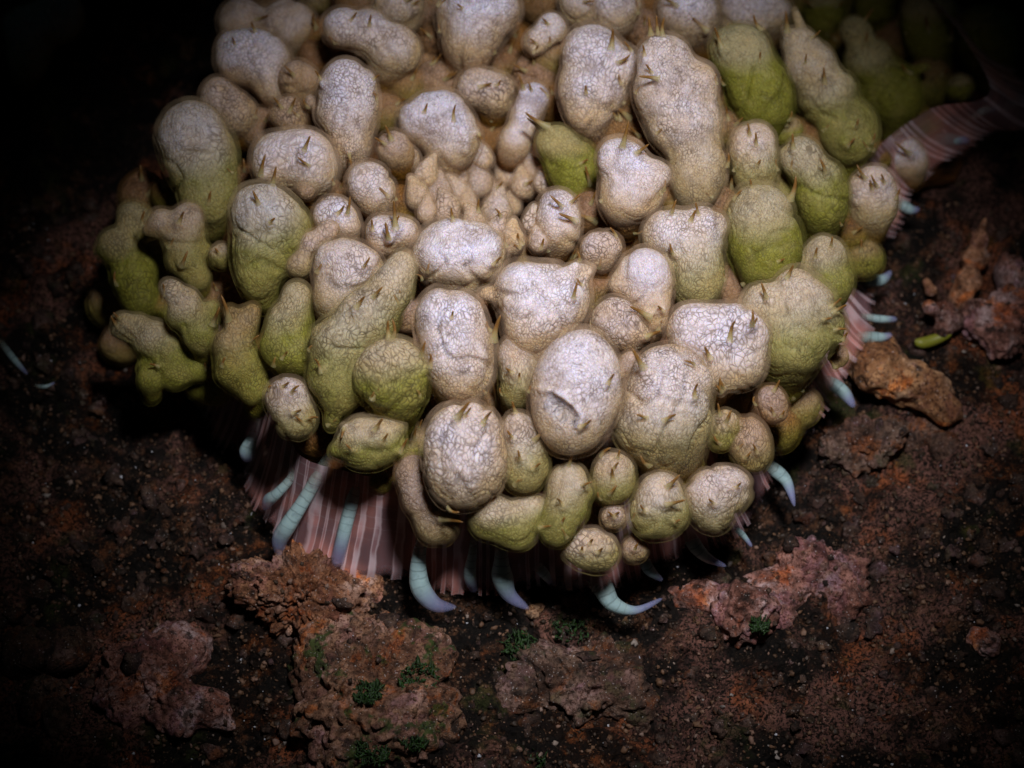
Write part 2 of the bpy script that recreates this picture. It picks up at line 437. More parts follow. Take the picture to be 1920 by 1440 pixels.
# flesh under the bulbs
bvs = []; NB = 96; rings = 34
for j in range(rings + 1):
    f = j / rings
    for i in range(NB):
        p = mc[int(i / NB * NR)]; k = min(1.0, f * 1.12) * 0.86
        x = cen[0] + (p[0] - cen[0]) * k; y = cen[1] + (p[1] - cen[1]) * k
        z = dome(x, y) - 1.6 + 0.10 * noise.noise(Vector((x * 1.5, y * 1.5, 0)))
        if f > 0.893: z = z * (1 - (f - 0.893) / 0.107) - 0.3 * (f - 0.893) / 0.107
        bvs.append((x, y, z))
ii = np.arange(rings)[:, None] * NB + np.arange(NB)[None, :]; i2 = np.arange(rings)[:, None] * NB + (np.arange(NB)[None, :] + 1) % NB
mesh('body', np.array(bvs) - A0, np.stack([ii, i2, i2 + NB, ii + NB], -1).reshape(-1, 4), M['body'], anem)

# bulbs: (balls in photograph pixels), lift towards the lens, olive share of the base, whiteness of the side facing the lens, yellow share
BULBS = [
 ([(1085,690,72),(1080,740,84),(1070,785,68)], .75, .10, 1.0, .05),
 ([(1260,730,80),(1250,790,84),(1215,800,62)], .45, .45, .75, .05),
 ([(868,825,76),(872,872,78),(862,905,44)], .75, .15, .75, .05),
 ([(845,603,66),(855,660,73),(867,700,58)], .55, .10, .95, .05),
 ([(985,548,62),(1030,568,70),(1050,545,55),(1095,505,20),(1112,494,7),(900,550,13),(1000,610,58)], .40, .05, 1.0, .0),
 ([(832,478,62),(885,482,66),(855,470,60)], .05, .10, 1.0, .0),
 ([(1308,625,58),(1375,628,63),(1390,680,50),(1340,690,48)], .40, .15, .95, .05),
 ([(1205,512,52),(1217,560,46),(1230,592,28),(1155,530,20)], .25, .0, .9, .1),
 ([(1150,605,50),(1170,620,42),(1217,630,11)], .05, .0, .55, .2),
 ([(1252,440,50),(1318,430,46),(1298,490,58),(1312,530,48)], .05, .55, .8, .0),
 ([(1425,403,62),(1435,460,70),(1430,492,54)], .0, .85, .45, .05),
 ([(1495,533,36),(1502,590,72),(1482,642,66),(1440,588,45),(1540,620,45),(1420,562,28)], .35, .70, .55, .05),
 ([(1550,478,40),(1558,530,45),(1522,505,35)], -.05, .8, .4, .05),
 ([(490,395,56),(512,432,70),(492,480,58),(485,525,34)], .35, .75, 1.0, .0),
 ([(360,258,68),(378,300,68),(390,360,54),(388,395,38)], .1, .70, .85, .0),
 ([(520,300,55),(570,298,60),(592,320,44)], .05, .1, .75, .05),
 ([(650,163,54),(656,215,54),(658,272,40),(622,215,26)], .25, .05, .95, .05),
 ([(790,222,50),(830,225,58),(848,262,52),(868,250,34)], .1, .05, .95, .05),
 ([(452,108,50),(490,110,55),(517,160,36)], .1, .05, .9, .05),
 ([(450,42,45),(540,50,53)], -.2, .1, .45, .1),
 ([(640,52,40),(690,60,45),(738,95,50)], -.05, .15, .75, .05),
 ([(890,18,75),(880,72,54),(925,5,52)], .1, .05, 1.0, .0),
 ([(750,10,50)], -.4, .2, .4, .0),
 ([(1005,80,28),(1037,52,30)], -.2, .05, .7, .0),
 ([(1110,98,54),(1155,122,44),(1110,170,64),(1100,208,44)], .1, .0, .9, .05),
 ([(1245,105,52),(1253,170,66),(1310,150,40),(1285,230,70),(1310,310,54),(1308,345,48)], .25, .25, .65, .05),
 ([(1390,98,56),(1418,160,60),(1435,200,54),(1345,78,20)], -.0, .95, .45, .0),
 ([(1500,80,32),(1520,122,48),(1552,180,58),(1592,240,54),(1602,265,44),(1492,22,10)], .1, .75, .4, .05),
 ([(1605,60,28),(1630,120,46),(1670,170,55),(1690,190,44),(1737,125,9)], .0, .95, .25, .0),
 ([(1740,30,52),(1745,70,44)], -.1, .9, .2, .0),
 ([(1290,20,58)], -.5, .1, .9, .0),
 ([(1400,12,60),(1445,25,40)], -.5, .15, .8, .0),
 ([(1550,20,40)], -.35, .95, .2, .0),
 ([(1412,273,45),(1415,315,44)], .15, .55, .5, .05),
 ([(1500,293,42),(1540,350,52),(1545,388,46)], .15, .85, .55, .05),
 ([(1635,353,44),(1640,385,44)], .15, .3, .45, .05),
 ([(1690,290,40),(1713,310,25),(1697,245,8)], .1, .1, .7, .0),
 ([(1165,303,47),(1190,355,56),(1235,330,30),(1165,372,44)], .35, .05, .95, .05),
 ([(1040,268,38),(1075,310,50),(1085,340,40)], -.1, .95, .2, .1),
 ([(1002,180,30),(985,220,31),(965,265,30)], .05, .0, .9, .1),
 ([(1045,395,42),(1050,430,40)], .1, .05, .85, .1),
 ([(890,165,40),(930,172,38)], -.3, .1, .4, .15),
 ([(693,345,44),(705,365,38)], -.05, .0, .65, .1),
 ([(740,278,35)], -.15, .1, .35, .4),
 ([(410,180,38),(445,210,38)], -.2, .1, .3, .2),
 ([(560,150,40)], -.25, .05, .2, .4),
 ([(540,215,36)], -.25, .05, .2, .4),
 ([(585,192,18)], .0, .05, .3, .4),
 ([(625,405,40),(650,420,28)], -.0, .0, .95, .05),
 ([(718,437,36),(755,437,33)], .0, .0, .8, .1),
 ([(640,498,54),(672,508,50),(630,550,44)], .05, .25, .6, .05),
 ([(757,498,26),(737,540,40),(690,595,58),(640,650,64),(630,718,58),(625,765,24),(618,798,10)], .4, .75, .65, .05),
 ([(735,700,68),(745,722,58),(700,700,42)], .6, .80, .40, .10),
 ([(680,832,50),(715,827,47),(747,793,12),(622,845,12)], .35, .75, .35, .05),
 ([(540,748,43),(556,786,40)], .35, .55, .6, .05),
 ([(557,548,28),(545,600,42),(530,650,45),(560,660,38)], .15, .85, .45, .1),
 ([(433,580,17),(474,578,16),(455,602,30),(440,645,42),(452,692,48),(478,735,30)], .05, .75, .25, .55),
 ([(620,430,20),(582,455,24),(560,500,24)], .2, .35, .4, .3),
 ([(300,415,28),(352,410,32),(345,440,42),(352,485,40),(372,520,26),(275,428,15),(390,470,12)], .05, .65, .4, .3),
 ([(248,402,28),(272,402,16),(212,455,30),(235,470,42),(255,520,46),(265,560,36),(195,470,14)], -.05, .9, .3, .15),
 ([(322,543,22),(352,553,19),(350,585,38),(402,572,12),(392,600,22),(378,626,36)], .1, .75, .5, .1),
 ([(225,598,22),(256,600,20),(285,635,40),(322,668,42),(282,712,26),(330,700,34),(375,692,24),(214,618,13),(270,690,14)], .0, .85, .35, .1),
 ([(415,480,27)], -.15, .7, .2, .3),
 ([(970,798,36),(985,840,42),(985,880,44)], .4, .6, .65, .1),
 ([(965,660,34),(975,695,38),(975,725,36)], .05, .55, .5, .2),
 ([(920,970,44),(970,987,44),(1002,960,32),(1017,943,12)], .35, .75, .4, .1),
 ([(1065,905,37),(1060,950,44),(1045,990,36),(1105,923,9)], .45, .75, .45, .15),
 ([(1150,885,41),(1150,912,37)], .35, .65, .4, .25),
 ([(1235,928,47),(1225,965,47),(1257,962,38)], .5, .65, .55, .1),
 ([(1367,920,44),(1330,930,50),(1340,960,40)], .5, .45, .6, .1),
 ([(1105,1030,42),(1125,1035,35),(1075,1025,27)], .4, .55, .4, .1),
 ([(1150,970,27)], .4, .25, .5, .3),
 ([(1190,1030,27)], .3, .3, .3, .4),
 ([(1360,795,30),(1350,825,24)], .15, .7, .3, .35),
 ([(1400,815,38),(1410,850,37)], .2, .4, .3, .5),
 ([(1440,745,27),(1452,768,29)], .35, .0, .5, .6),
 ([(775,890,35),(795,935,42),(825,970,41),(820,990,36)], .1, .3, .45, .45),
 ([(1182,680,24),(1165,697,16)], .15, .0, .5, .35),
 ([(1198,730,34)], .1, .1, .35, .35),
 ([(1572,668,24)], .1, .3, .3, .6),
 ([(1120,470,37),(1147,460,24)], -.05, .0, .6, .3),
 ([(110,30,50),(58,58,50),(52,108,38)], -.4, .1, .6, .15),
 ([(1850,70,58)], -.3, 1.0, .1, .0),
 ([(1800,165,26)], -.2, .9, .1, .0),
 ([(1150,8,52)], -.45, .05, .7, .0),
 ([(1085,2,42)], -.5, .1, .5, .0),
 ([(1640,5,40)], -.3, .95, .2, .0),
 ([(575,355,22)], -.1, .0, .3, .45),
]
KNOB = {(300,415), (248,402), (322,543), (225,598), (433,580), (1050,885), (1500,80), (1605,60), (640,52), (1110,98)}
BUDS = [(900,345,26),(855,335,22),(822,362,26),(872,385,24),(932,398,30),(980,352,24),(948,332,22),(842,402,30),(1000,318,20),(800,330,24),
        (905,300,20),(785,372,24),(960,455,26),(1010,455,20),(1000,420,22),(930,430,20),(880,310,18),(770,300,20),
        (925,372,22),(890,418,22),(960,385,20),(835,345,18),(970,300,18),(1020,345,20),(860,360,20),(800,400,20)]
UP2 = U; 
def make_bulb(name, balls_px, lift, green, white, yellow, k=0.22, w=None, seed=0, cuts_px=(), bumps_px=(), n_win=0, root=0.0):
    cx = sum(b[0] * b[2]**2 for b in balls_px) / sum(b[2]**2 for b in balls_px)
    cy = sum(b[1] * b[2]**2 for b in balls_px) / sum(b[2]**2 for b in balls_px)
    w0 = (w_on_dome(cx, cy) if w is None else w) + lift
    balls = []
    rm = max(b[2] for b in balls_px)
    for px, py, r in balls_px:
        s = (DC - w0) / DC
        balls.append((*P(px, py, w0 + (0.25 * (rm - r) / 100 if r > 20 else 0.0)), r / 100 * s * 1.12))
    if root:
        q = max(balls_px, key=lambda b: b[1] + .6 * b[2]); s = (DC - w0) / DC
        for f_, g_, d_ in ((.55, .92, .55), (1.15, .80, 1.25)):
            balls.append((*P(q[0] + root * f_ * q[2] * .25, q[1] + f_ * q[2], w0 - d_ * q[2] / 100), g_ * q[2] / 100 * s))
    bl = Blob(balls, k)
    for px, py, r, dep in bumps_px:
        ws = bl.face_w(px, py, w0 + 3)
        if ws is None: continue
        bl.bumps.append((P(px, py, ws + dep), r / 100))
    for px, py, r, dep in cuts_px:
        ws = bl.face_w(px, py, w0 + 3); bl.cuts.append((P(px, py, ws + dep), r / 100))
    centre = np.array(P(cx, cy, w0))
    n = 7 if n_win else (6 if rm > 48 or cuts_px else 5)
    dirs, f, t = bl.surface(n, centre)
    rr = rm / 100
    t = t * (1 + 0.080 * waves(dirs, 2.9, 6, seed) + 0.035 * waves(dirs, 8.0, 8, seed + 500) + 0.009 * waves(dirs, 19.0, 8, seed + 900))
    w4 = waves(dirs * (rr / .6), 3.6, 6, seed + 70); msk = np.clip(waves(dirs, 3.0, 5, seed + 77) * 4 + .3, 0, 1)
    w5 = waves(dirs * (rr / .6), 7.5, 7, seed + 81)
    t = t - (0.25 if n_win else 1.0) * rr * (0.095 * np.exp(-(w4 / .10)**2) * msk + 0.032 * np.exp(-(w5 / .07)**2) * (1 - .6 * msk))
    v = dirs * t[:, None]
    top_ = max(cy - (b[1] - b[2]) for b in balls_px) / 100; bot_ = max(b[1] + b[2] - cy for b in balls_px) / 100
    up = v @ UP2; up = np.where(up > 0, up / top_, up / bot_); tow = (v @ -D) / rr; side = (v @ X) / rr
    # olive grows from the root end (away from the tip), white faces the lens: limb darkening put into the colour
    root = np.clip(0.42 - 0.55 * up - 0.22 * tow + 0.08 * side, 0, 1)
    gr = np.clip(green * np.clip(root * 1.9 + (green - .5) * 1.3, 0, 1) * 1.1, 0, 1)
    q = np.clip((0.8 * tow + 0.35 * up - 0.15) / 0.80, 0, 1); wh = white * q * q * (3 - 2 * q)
    ye = np.clip(yellow + 0.75 * np.clip(0.30 - tow, 0, 1) + 0.6 * np.clip(-.85 - up, 0, 1), 0, 1)  # flanks turned from the lens go dark orange: limb shade put into colour
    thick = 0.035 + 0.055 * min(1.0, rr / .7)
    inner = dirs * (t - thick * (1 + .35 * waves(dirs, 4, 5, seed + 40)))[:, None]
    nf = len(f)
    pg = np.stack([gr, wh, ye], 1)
    wn = np.zeros(len(v))
    for c_, r_ in bl.cuts[:n_win]:
        q_ = np.linalg.norm(v + centre - c_, axis=1); wn = np.maximum(wn, np.clip((r_ * 1.14 - q_) / (.12 * r_), 0, 1))
    o = mesh(name, np.concatenate([inner, v]), np.concatenate([f, f + len(v)]), M['bulb'], anem, centre - A0, attrs=dict(pigment_shade=np.concatenate([pg, pg]), window=np.concatenate([wn, wn])))
    o.data.materials.append(M['film'])
    o.data.polygons.foreach_set('material_index', np.concatenate([np.zeros(nf, np.int32), np.ones(nf, np.int32)])); o.data.update()
    return o, centre, v, f

SPEC = {0: dict(n_win=4, cuts_px=[(1018,758,24,.215),(1034,772,27,.24),(1052,785,26,.235),(1068,795,18,.165)],
                bumps_px=[(1010,728,9,-.03),(1024,735,10,-.02),(1038,744,11,-.01),(1052,753,12,.0),(1066,763,12,.0),(1080,774,10,-.01),(1090,784,8,-.03)]),
        1: dict(cuts_px=[(1232,742,8,.03),(1250,750,9,.03),(1270,754,9,.03),(1290,755,8,.03),(1310,757,7,.03)]),
        2: dict(bumps_px=[(842,905,9,-.05),(847,892,9,-.05),(855,881,9,-.05),(865,881,9,-.05),(874,891,9,-.05),(881,904,9,-.05),(887,917,9,-.05)]),
        17: dict(bumps_px=[(862,235,10,-.06),(872,250,11,-.06),(876,266,11,-.06),(876,282,11,-.06)]),
        16: dict(cuts_px=[(640,205,13,.07),(638,225,12,.07)]),
        69: dict(cuts_px=[(1372,925,7,.02),(1385,935,6,.02)]),
        75: dict(cuts_px=[(1437,748,4,.0)]),
        79: dict(cuts_px=[(1572,676,5,.0),(1560,655,4,.0),(1584,660,4,.0)])}
# spikes on the bulbs: base and tip in photograph pixels
SPK = [(930,640,939,590),(925,620,912,602),(734,632,735,597),(729,630,728,600),(789,668,798,639),(802,690,807,663),(667,578,684,555),(699,558,718,537),(681,502,694,482),
 (925,497,941,481),(1075,558,1083,527),(855,784,882,752),(870,778,884,763),(905,797,922,771),(935,765,922,713),(967,775,960,752),(1083,800,1109,786),(1027,476,1018,452),(728,452,725,419),
 (1295,416,1306,393),(1261,480,1256,455),(1088,488,1083,471),(1219,598,1180,574),(1212,632,1240,620),(1246,586,1233,573),(1371,639,1379,600),(1410,612,1411,579),(1414,608,1420,596),
 (1474,522,1488,496),(1438,560,1427,529),(1332,673,1321,649),(1350,734,1350,706),(1350,780,1346,756),(1306,747,1309,718),(1561,586,1588,571),(1556,574,1578,558),(1206,690,1185,652),
 (1395,773,1388,745),(1529,483,1532,463),(1558,463,1561,443),(1145,92,1149,53),(1185,96,1170,77),(1207,102,1205,84),(1236,147,1197,143),(1175,196,1155,178),(1184,222,1147,193),
 (1168,276,1179,226),(1107,347,1097,310),(1026,236,984,210),(1012,240,987,220),(1055,389,1031,366),(1082,415,1047,400),(1122,418,1074,399),(1258,402,1268,374),
 (1352,89,1339,50),(1326,58,1297,32),(1220,62,1216,30),(1233,60,1231,28),(1243,62,1246,32),(1476,60,1473,20),(1430,52,1413,26),(1418,273,1417,247),(1486,277,1486,249),(1408,352,1407,336),
 (1485,373,1492,329),(1375,350,1378,322),(982,168,972,138),(1547,157,1544,125),(1623,86,1626,57),(1784,76,1786,40),(1549,325,1537,296),(1588,275,1604,258),(1636,270,1641,249),
 (1707,290,1676,265),(1645,351,1633,327),(1660,345,1652,325),(1684,373,1688,353),(570,283,582,254),(487,330,498,288),(511,346,518,311),(742,430,738,375),(728,447,722,416),(700,433,697,411),
 (505,418,516,408),(702,808,718,784),(752,847,764,822),(826,974,868,979),(838,957,862,960),(1067,874,1074,849),(1090,911,1111,903),(1217,879,1201,853),(1250,948,1286,937),
 (1314,1004,1315,984),(1290,1010,1284,992),(975,862,971,843),(1010,990,1034,986),(528,727,543,716),(545,735,562,722),(548,775,566,768),(430,600,414,552),(400,610,412,575),
 (1565,690,1552,672),(1397,862,1408,846),(1420,850,1412,832),(1105,1020,1112,1010),(1120,1035,1130,1027),(1090,1035,1092,1024),(1150,968,1162,960),(1190,1030,1196,1018),(1150,880,1160,866),
 (340,500,352,470),(262,420,272,395),(335,420,345,396),(225,600,212,585),(300,690,280,682),(470,640,486,628),(600,700,590,672),(655,290,660,315),(700,150,712,140),(900,250,906,262),
 (900,395,898,372),(940,405,928,390),(975,405,966,374),(850,410,846,388),(930,350,944,340),(985,345,1000,338),(955,462,946,440),(1015,470,1020,446),(1235,625,1242,600),(1140,720,1152,700),
 (1000,100,1010,84),(600,150,590,132),(480,60,470,40),(930,160,940,150),(1605,240,1610,222),(1510,120,1512,100),(1580,640,1590,622),(1545,600,1560,596),(960,700,948,690),(985,735,996,722),
 (1000,880,1014,868),(960,820,950,806),(1055,950,1044,934),(1210,960,1200,946),(1265,980,1276,974),(1340,945,1328,935),(1378,915,1390,905),(715,830,728,812),(660,845,648,832),(645,800,640,822)]
PAP = {}
for bx, by, tx, ty in SPK:
    best = None
    for i, (bp, lift, gr, wh, ye) in enumerate(BULBS):
        for px, py, r in bp:
            if math.hypot(px - bx, py - by) < r and (best is None or lift + max(q[1] for q in bp) / 140 > best[0]): best = (lift + max(q[1] for q in bp) / 140, i)
    if best: PAP.setdefault(best[1], []).append((bx, by, 6 + .12 * math.hypot(tx - bx, ty - by), -.02))
bulbs = []
for i, (bp, lift, gr, wh, ye) in enumerate(BULBS):
    kw = dict(SPEC.get(i, {}))
    if bp[0][:2] in KNOB: kw['k'] = .13
    if gr > .5: wh *= .78
    if max(b[2] for b in bp) > 30 and i != 0 and bp[0][1] < 770 and not (bp[0][0] < 560 and bp[0][1] > 690): kw['root'] = random.choice((-1, -.5, .5, 1))
    kw['bumps_px'] = list(kw.get('bumps_px', ())) + PAP.get(i, [])
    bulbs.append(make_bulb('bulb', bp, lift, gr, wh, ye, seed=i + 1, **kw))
for i, (px, py, r) in enumerate(BUDS):
    sx_ = random.uniform(-1, 1)
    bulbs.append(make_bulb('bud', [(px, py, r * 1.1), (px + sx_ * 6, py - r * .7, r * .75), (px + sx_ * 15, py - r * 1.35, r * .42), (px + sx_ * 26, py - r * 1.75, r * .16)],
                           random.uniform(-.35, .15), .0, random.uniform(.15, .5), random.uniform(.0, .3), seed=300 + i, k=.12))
vv0 = []; ff0 = []; off = 0
for o, c, v, f in bulbs:
    vv0.append(v + c); ff0.append(f + off); off += len(v)
B0 = BVHTree.FromPolygons(np.concatenate(vv0).tolist(), np.concatenate(ff0).tolist())
CROWN = [(205,440),(215,640),(400,720),(520,800),(640,860),(780,930),(900,1000),(1060,1020),(1200,1010),(1380,960),(1460,820),(1540,690),(1600,560),(1640,400),(1730,250),(1760,60),(1760,-10),(430,-10),(410,200),(300,330)]
def inside(x, y, poly):
    r = False; j = len(poly) - 1
    for i in range(len(poly)):
        (xi, yi), (xj, yj) = poly[i], poly[j]
        if (yi > y) != (yj > y) and x < (xj - xi) * (y - yi) / (yj - yi) + xi: r = not r
        j = i
    return r
fill = []
cand = [(x, y) for x in range(200, 1760, 7) for y in range(0, 1030, 7)]; random.shuffle(cand)
for x, y in cand:
    if len(fill) >= 80: break
    if not inside(x, y, CROWN): continue
    d = P(x, y, 0) - CAM; d /= np.linalg.norm(d)
    if B0.ray_cast(Vector(CAM), Vector(d))[0] is not None: continue
    if any((x - a)**2 + (y - b)**2 < (24 + .55 * r)**2 for a, b, r in fill): continue
    fill.append((x, y, random.uniform(28, 52)))
for i, (x, y, r) in enumerate(fill):
    edge = x < 420 or y > 820 or x > 1430
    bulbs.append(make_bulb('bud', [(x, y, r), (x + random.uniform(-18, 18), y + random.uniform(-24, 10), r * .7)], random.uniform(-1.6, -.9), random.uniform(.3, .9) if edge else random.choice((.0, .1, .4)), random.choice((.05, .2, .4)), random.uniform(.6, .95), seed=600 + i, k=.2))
bulbs[0][0]['label'] = 'white bulb with a grey gaping slit'

vv = []; ff = []; own = []; off = 0
for bi, (o, c, v, f) in enumerate(bulbs):
    vv.append(v + c); ff.append(f + off); own += [bi] * len(f); off += len(v)
vv = np.concatenate(vv); ff = np.concatenate(ff)
BVH = BVHTree.FromPolygons(vv.tolist(), ff.tolist())
def spike(parent, pc, base, tip_vec, nrm, r, bend):
    n, sides = 9, 8
    L = np.linalg.norm(tip_vec); ax = tip_vec / L
    sid = np.cross(ax, nrm); sid = sid / (np.linalg.norm(sid) + 1e-9); oth = np.cross(sid, ax)
    v, f, al = [], [], []
    for j in range(n):
        t = j / (n - 1)
        c = base + ax * L * t + oth * bend * L * math.sin(math.pi * t) - nrm * 0.05 * (1 - t)
        rad = r * ((1 - t)**0.9 * 0.55 + 0.55 * (1 - t)**5 + 0.05) + (0.012 if t < 0.99 else 0)
        for k in range(sides):
            a = 2 * math.pi * k / sides
            v.append(c + (sid * math.cos(a) + oth * math.sin(a)) * rad); al.append(t)
    for j in range(n - 1):
        for k in range(sides):
            a, b_ = j * sides + k, j * sides + (k + 1) % sides; f.append((a, b_, b_ + sides, a + sides))
    f.append(tuple((n - 1) * sides + k for k in range(sides)))
    return mesh('spike', np.array(v) - pc, f, M['spike'], parent, attrs=dict(along=al))
for bp, lift, gr, wh, ye in BULBS:
    for _ in range(random.choice((0, 1, 1, 2)) if bp[0][:2] != (1085, 690) else 0):
        x, y, r = random.choice(bp)
        if r > 26:
            a = random.uniform(-3.0, .2); L_ = random.uniform(9, 30); b0 = random.uniform(.1, .85) * r
            SPK.append((x + math.cos(a) * b0, y + math.sin(a) * b0, x + math.cos(a) * (b0 + L_), y + math.sin(a) * (b0 + L_) - 5))
for x, y, r in fill:
    for _ in range(2):
        a = random.uniform(-2.6, -.5); b0 = random.uniform(.2, .8) * r; L_ = random.uniform(16, 30)
        SPK.append((x + math.cos(a) * b0, y + math.sin(a) * b0, x + math.cos(a) * (b0 + L_), y + math.sin(a) * (b0 + L_)))
for bx, by, tx, ty in SPK:
    d = P(bx, by, 0) - CAM; d /= np.linalg.norm(d)
    hit, nr, fi, dist = BVH.ray_cast(Vector(CAM), Vector(d))
    if hit is None: continue
    bo, bc, _, _ = bulbs[own[fi]]
    h = np.array(hit); nr = np.array(nr); w = DC - float(np.dot(h - CAM, D))
    L2 = math.hypot(tx - bx, ty - by) / 100
    tip = P(tx, ty, w + 0.45 * L2)
    spike(bo, bc, h, tip - h, nr, min(0.065, max(0.028, 0.14 * L2)) * random.uniform(.75, 1.15), random.uniform(-.18, .18))

# tentacles of the margin: (x, y, radius) in photograph pixels with height over the seabed
def tube(pts, n, sides, name, mat, parent, origin, rings=1.0, cap=True):
    pts = np.array(pts); m = len(pts); out = []
    for s in np.linspace(0, m - 1, n):
        i = min(int(s), m - 2); t = s - i
        p0, p1, p2, p3 = pts[max(i - 1, 0)], pts[i], pts[i + 1], pts[min(i + 2, m - 1)]
        out.append(0.5 * ((2 * p1) + (p2 - p0) * t + (2 * p0 - 5 * p1 + 4 * p2 - p3) * t * t + (3 * p1 - p0 - 3 * p2 + p3) * t**3))
    out = np.array(out); v, f, al, rg = [], [], [], []; length = 0
    prev = None
    for j in range(n):
        a = out[min(j + 1, n - 1), :3] - out[max(j - 1, 0), :3]; a /= np.linalg.norm(a) + 1e-9
        s_ = np.cross(a, D); s_ /= np.linalg.norm(s_) + 1e-9; o_ = np.cross(s_, a)
        if j: length += np.linalg.norm(out[j, :3] - out[j - 1, :3])
        e = 1.0
        if cap:
            q = min(j, n - 1 - j) / 3.0; e = math.sqrt(max(0.02, 1 - (1 - min(1, q))**2))
        for k in range(sides):
            an = 2 * math.pi * k / sides
            v.append(out[j, :3] + (s_ * math.cos(an) + o_ * math.sin(an)) * max(.01, out[j, 3]) * e); al.append(j / (n - 1)); rg.append(length * 7)
    for j in range(n - 1):
        for k in range(sides):
            a, b_ = j * sides + k, j * sides + (k + 1) % sides; f.append((a, b_, b_ + sides, a + sides))
    f.append(tuple(range(sides))); f.append(tuple((n - 1) * sides + k for k in range(sides)))
    return mesh(name, np.array(v) - origin, f, mat, parent, attrs=dict(along=al, ring=rg))
TENT = [([(1742,268,13),(1765,262,15),(1790,262,13),(1818,263,7)], (.9, .8)), ([(1676,372,9),(1692,384,12),(1708,393,10),(1724,392,5)], (.9, .8)),
 ([(1618,448,6),(1630,455,10),(1643,470,8)], (.9, .8)), ([(1604,527,9),(1630,526,13),(1655,524,11),(1671,508,4)], (.85, .7)),
 ([(1600,630,9),(1630,632,12),(1655,632,9),(1672,627,5)], (.8, .7)), ([(1605,590,6),(1650,598,8),(1682,598,5)], (.8, .7)),
 ([(1532,713,9),(1558,718,13),(1584,738,13),(1602,764,5)], (.9, .6)), ([(1470,800,8),(1492,808,12),(1515,806,5)], (.8, .6)),
 ([(1428,862,6),(1452,880,13),(1476,905,11),(1490,950,3)], (.9, .5)), ([(1286,980,9),(1300,1018,14),(1325,1045,10),(1362,1062,3)], (.9, .3)),
 ([(1100,1062,17),(1128,1098,20),(1150,1132,15),(1192,1144,8),(1242,1122,4)], (.9, .25)), ([(1200,1035,11),(1217,1068,11),(1242,1088,4)], (.9, .4)),
 ([(948,965,9),(942,1010,11),(940,1050,14),(942,1082,20),(956,1116,14),(992,1142,5)], (1.7, .2)), ([(892,975,6),(886,1035,8),(881,1080,12),(890,1108,7)], (1.6, .2)),
 ([(815,950,8),(800,990,10),(788,1030,12),(784,1068,16),(790,1105,19),(818,1134,14),(856,1138,5)], (2.0, .2)),
 ([(690,862,9),(672,905,12),(655,960,13),(640,1020,13),(630,1062,14)], (2.15, .3)),
 ([(625,845,10),(604,880,13),(570,938,13),(540,985,16),(524,1015,15),(528,1050,6)], (2.1, .35)),
 ([(560,852,6),(548,892,8),(520,925,10),(504,938,12),(496,955,5)], (1.7, .6)),
 ([(484,780,7),(474,815,9),(464,845,16),(466,858,12)], (1.4, .8)), ([(1812,228,6),(1845,208,9),(1870,205,6)], (.9, .9)), ([(1870,208,7),(1900,195,10),(1930,188,6)], (.9, .9)),
 ([(1000,1055,9),(1020,1075,10),(1034,1096,4)], (.7, .3)), ([(-5,632,6),(25,672,7),(52,702,3)], (.4, .3)), ([(62,722,3),(84,725,4),(103,717,2)], (.3, .3)),
 ([(1370,985,4),(1390,1000,6),(1410,1025,3)], (.8, .4))]
for pts, (z0, z1) in TENT:
    q = []
    for i, (px, py, r) in enumerate(pts):
        z = z0 + (z1 - z0) * i / (len(pts) - 1) + r / 100 * .3
        p = P(px, py, w_at_z(px, py, z)); q.append((*p, r / 100 * .92))
    tube(q, 30, 14, 'tentacle', M['tent'], anem, A0)

# ------------------------------------------------------------------ rubble on the seabed
def on_bed(px, py, lift=0.0):
    z = 0.0
    for _ in range(6):
        p = P(px, py, w_at_z(px, py, z)); z = bed_height(p[0], p[1]) + lift
    return P(px, py, w_at_z(px, py, z)), w_at_z(px, py, z)
def rubble(name, label, cat, balls_px, mat, lift=.15, rough=.22, k=.25, n=6, seed=0, group=None, fine=5.0):
    cx = sum(b[0] * b[2]**2 for b in balls_px) / sum(b[2]**2 for b in balls_px); cy = sum(b[1] * b[2]**2 for b in balls_px) / sum(b[2]**2 for b in balls_px)
    balls = []
    for b in balls_px:
        p, w = on_bed(b[0], b[1], lift + (b[3] if len(b) > 3 else 0)); balls.append((*p, b[2] / 100 * (DC - w) / DC))
    centre, w = on_bed(cx, cy, lift)
    bl = Blob(balls, k); dirs, f, t = bl.surface(n, centre)
    v = dirs * t[:, None]
    sd = Vector((seed * 7.3, seed * 3.1, seed * 1.7)); rm = max(b[2] for b in balls_px) / 100
    dsp = np.array([noise.fractal(Vector(p) * 1.5 + sd, .7, 2.2, 3) * .6 + (abs(noise.noise(Vector(p) * fine + sd)) - .25) * .5 + noise.noise(Vector(p) * fine * 2.7 + sd) * .22 for p in v])
    v = v + dirs * (dsp * rough * 1.35 * min(rm, .8))[:, None]
    return tag(mesh(name, v, f, mat, None, centre), label, cat, group)
rubble('rock', 'dim pink knobbly rock with a notch on its right, lower left', 'rock', [(270,1265,75),(330,1225,55),(255,1310,65),(330,1320,55),(395,1325,38)], M['pink'], .12, .34, .2, seed=1, fine=3.5)
rubble('rock', 'orange-brown crumbly rubble just below the pink ribbed foot of the anemone', 'rock', [(480,1090,45),(540,1110,70),(600,1120,62),(560,1070,45),(640,1130,40)], M['orange'], .3, .42, .25, seed=2, fine=6.5)
rubble('rock', 'large encrusted pink-brown rock with dark green patches at the bottom edge', 'rock', [(640,1250,100),(740,1270,110),(680,1370,120),(780,1350,75),(640,1180,50)], M['mossy'], -.12, .40, .4, seed=3, fine=3.4)
rubble('rock', 'flat brown slab of crust with a pinkish ridge, bottom centre', 'rock', [(1010,1270,60),(1090,1290,75),(1180,1300,70),(960,1310,40),(1150,1230,50)], M['brown'], -.2, .42, .4, seed=4, fine=3.4)
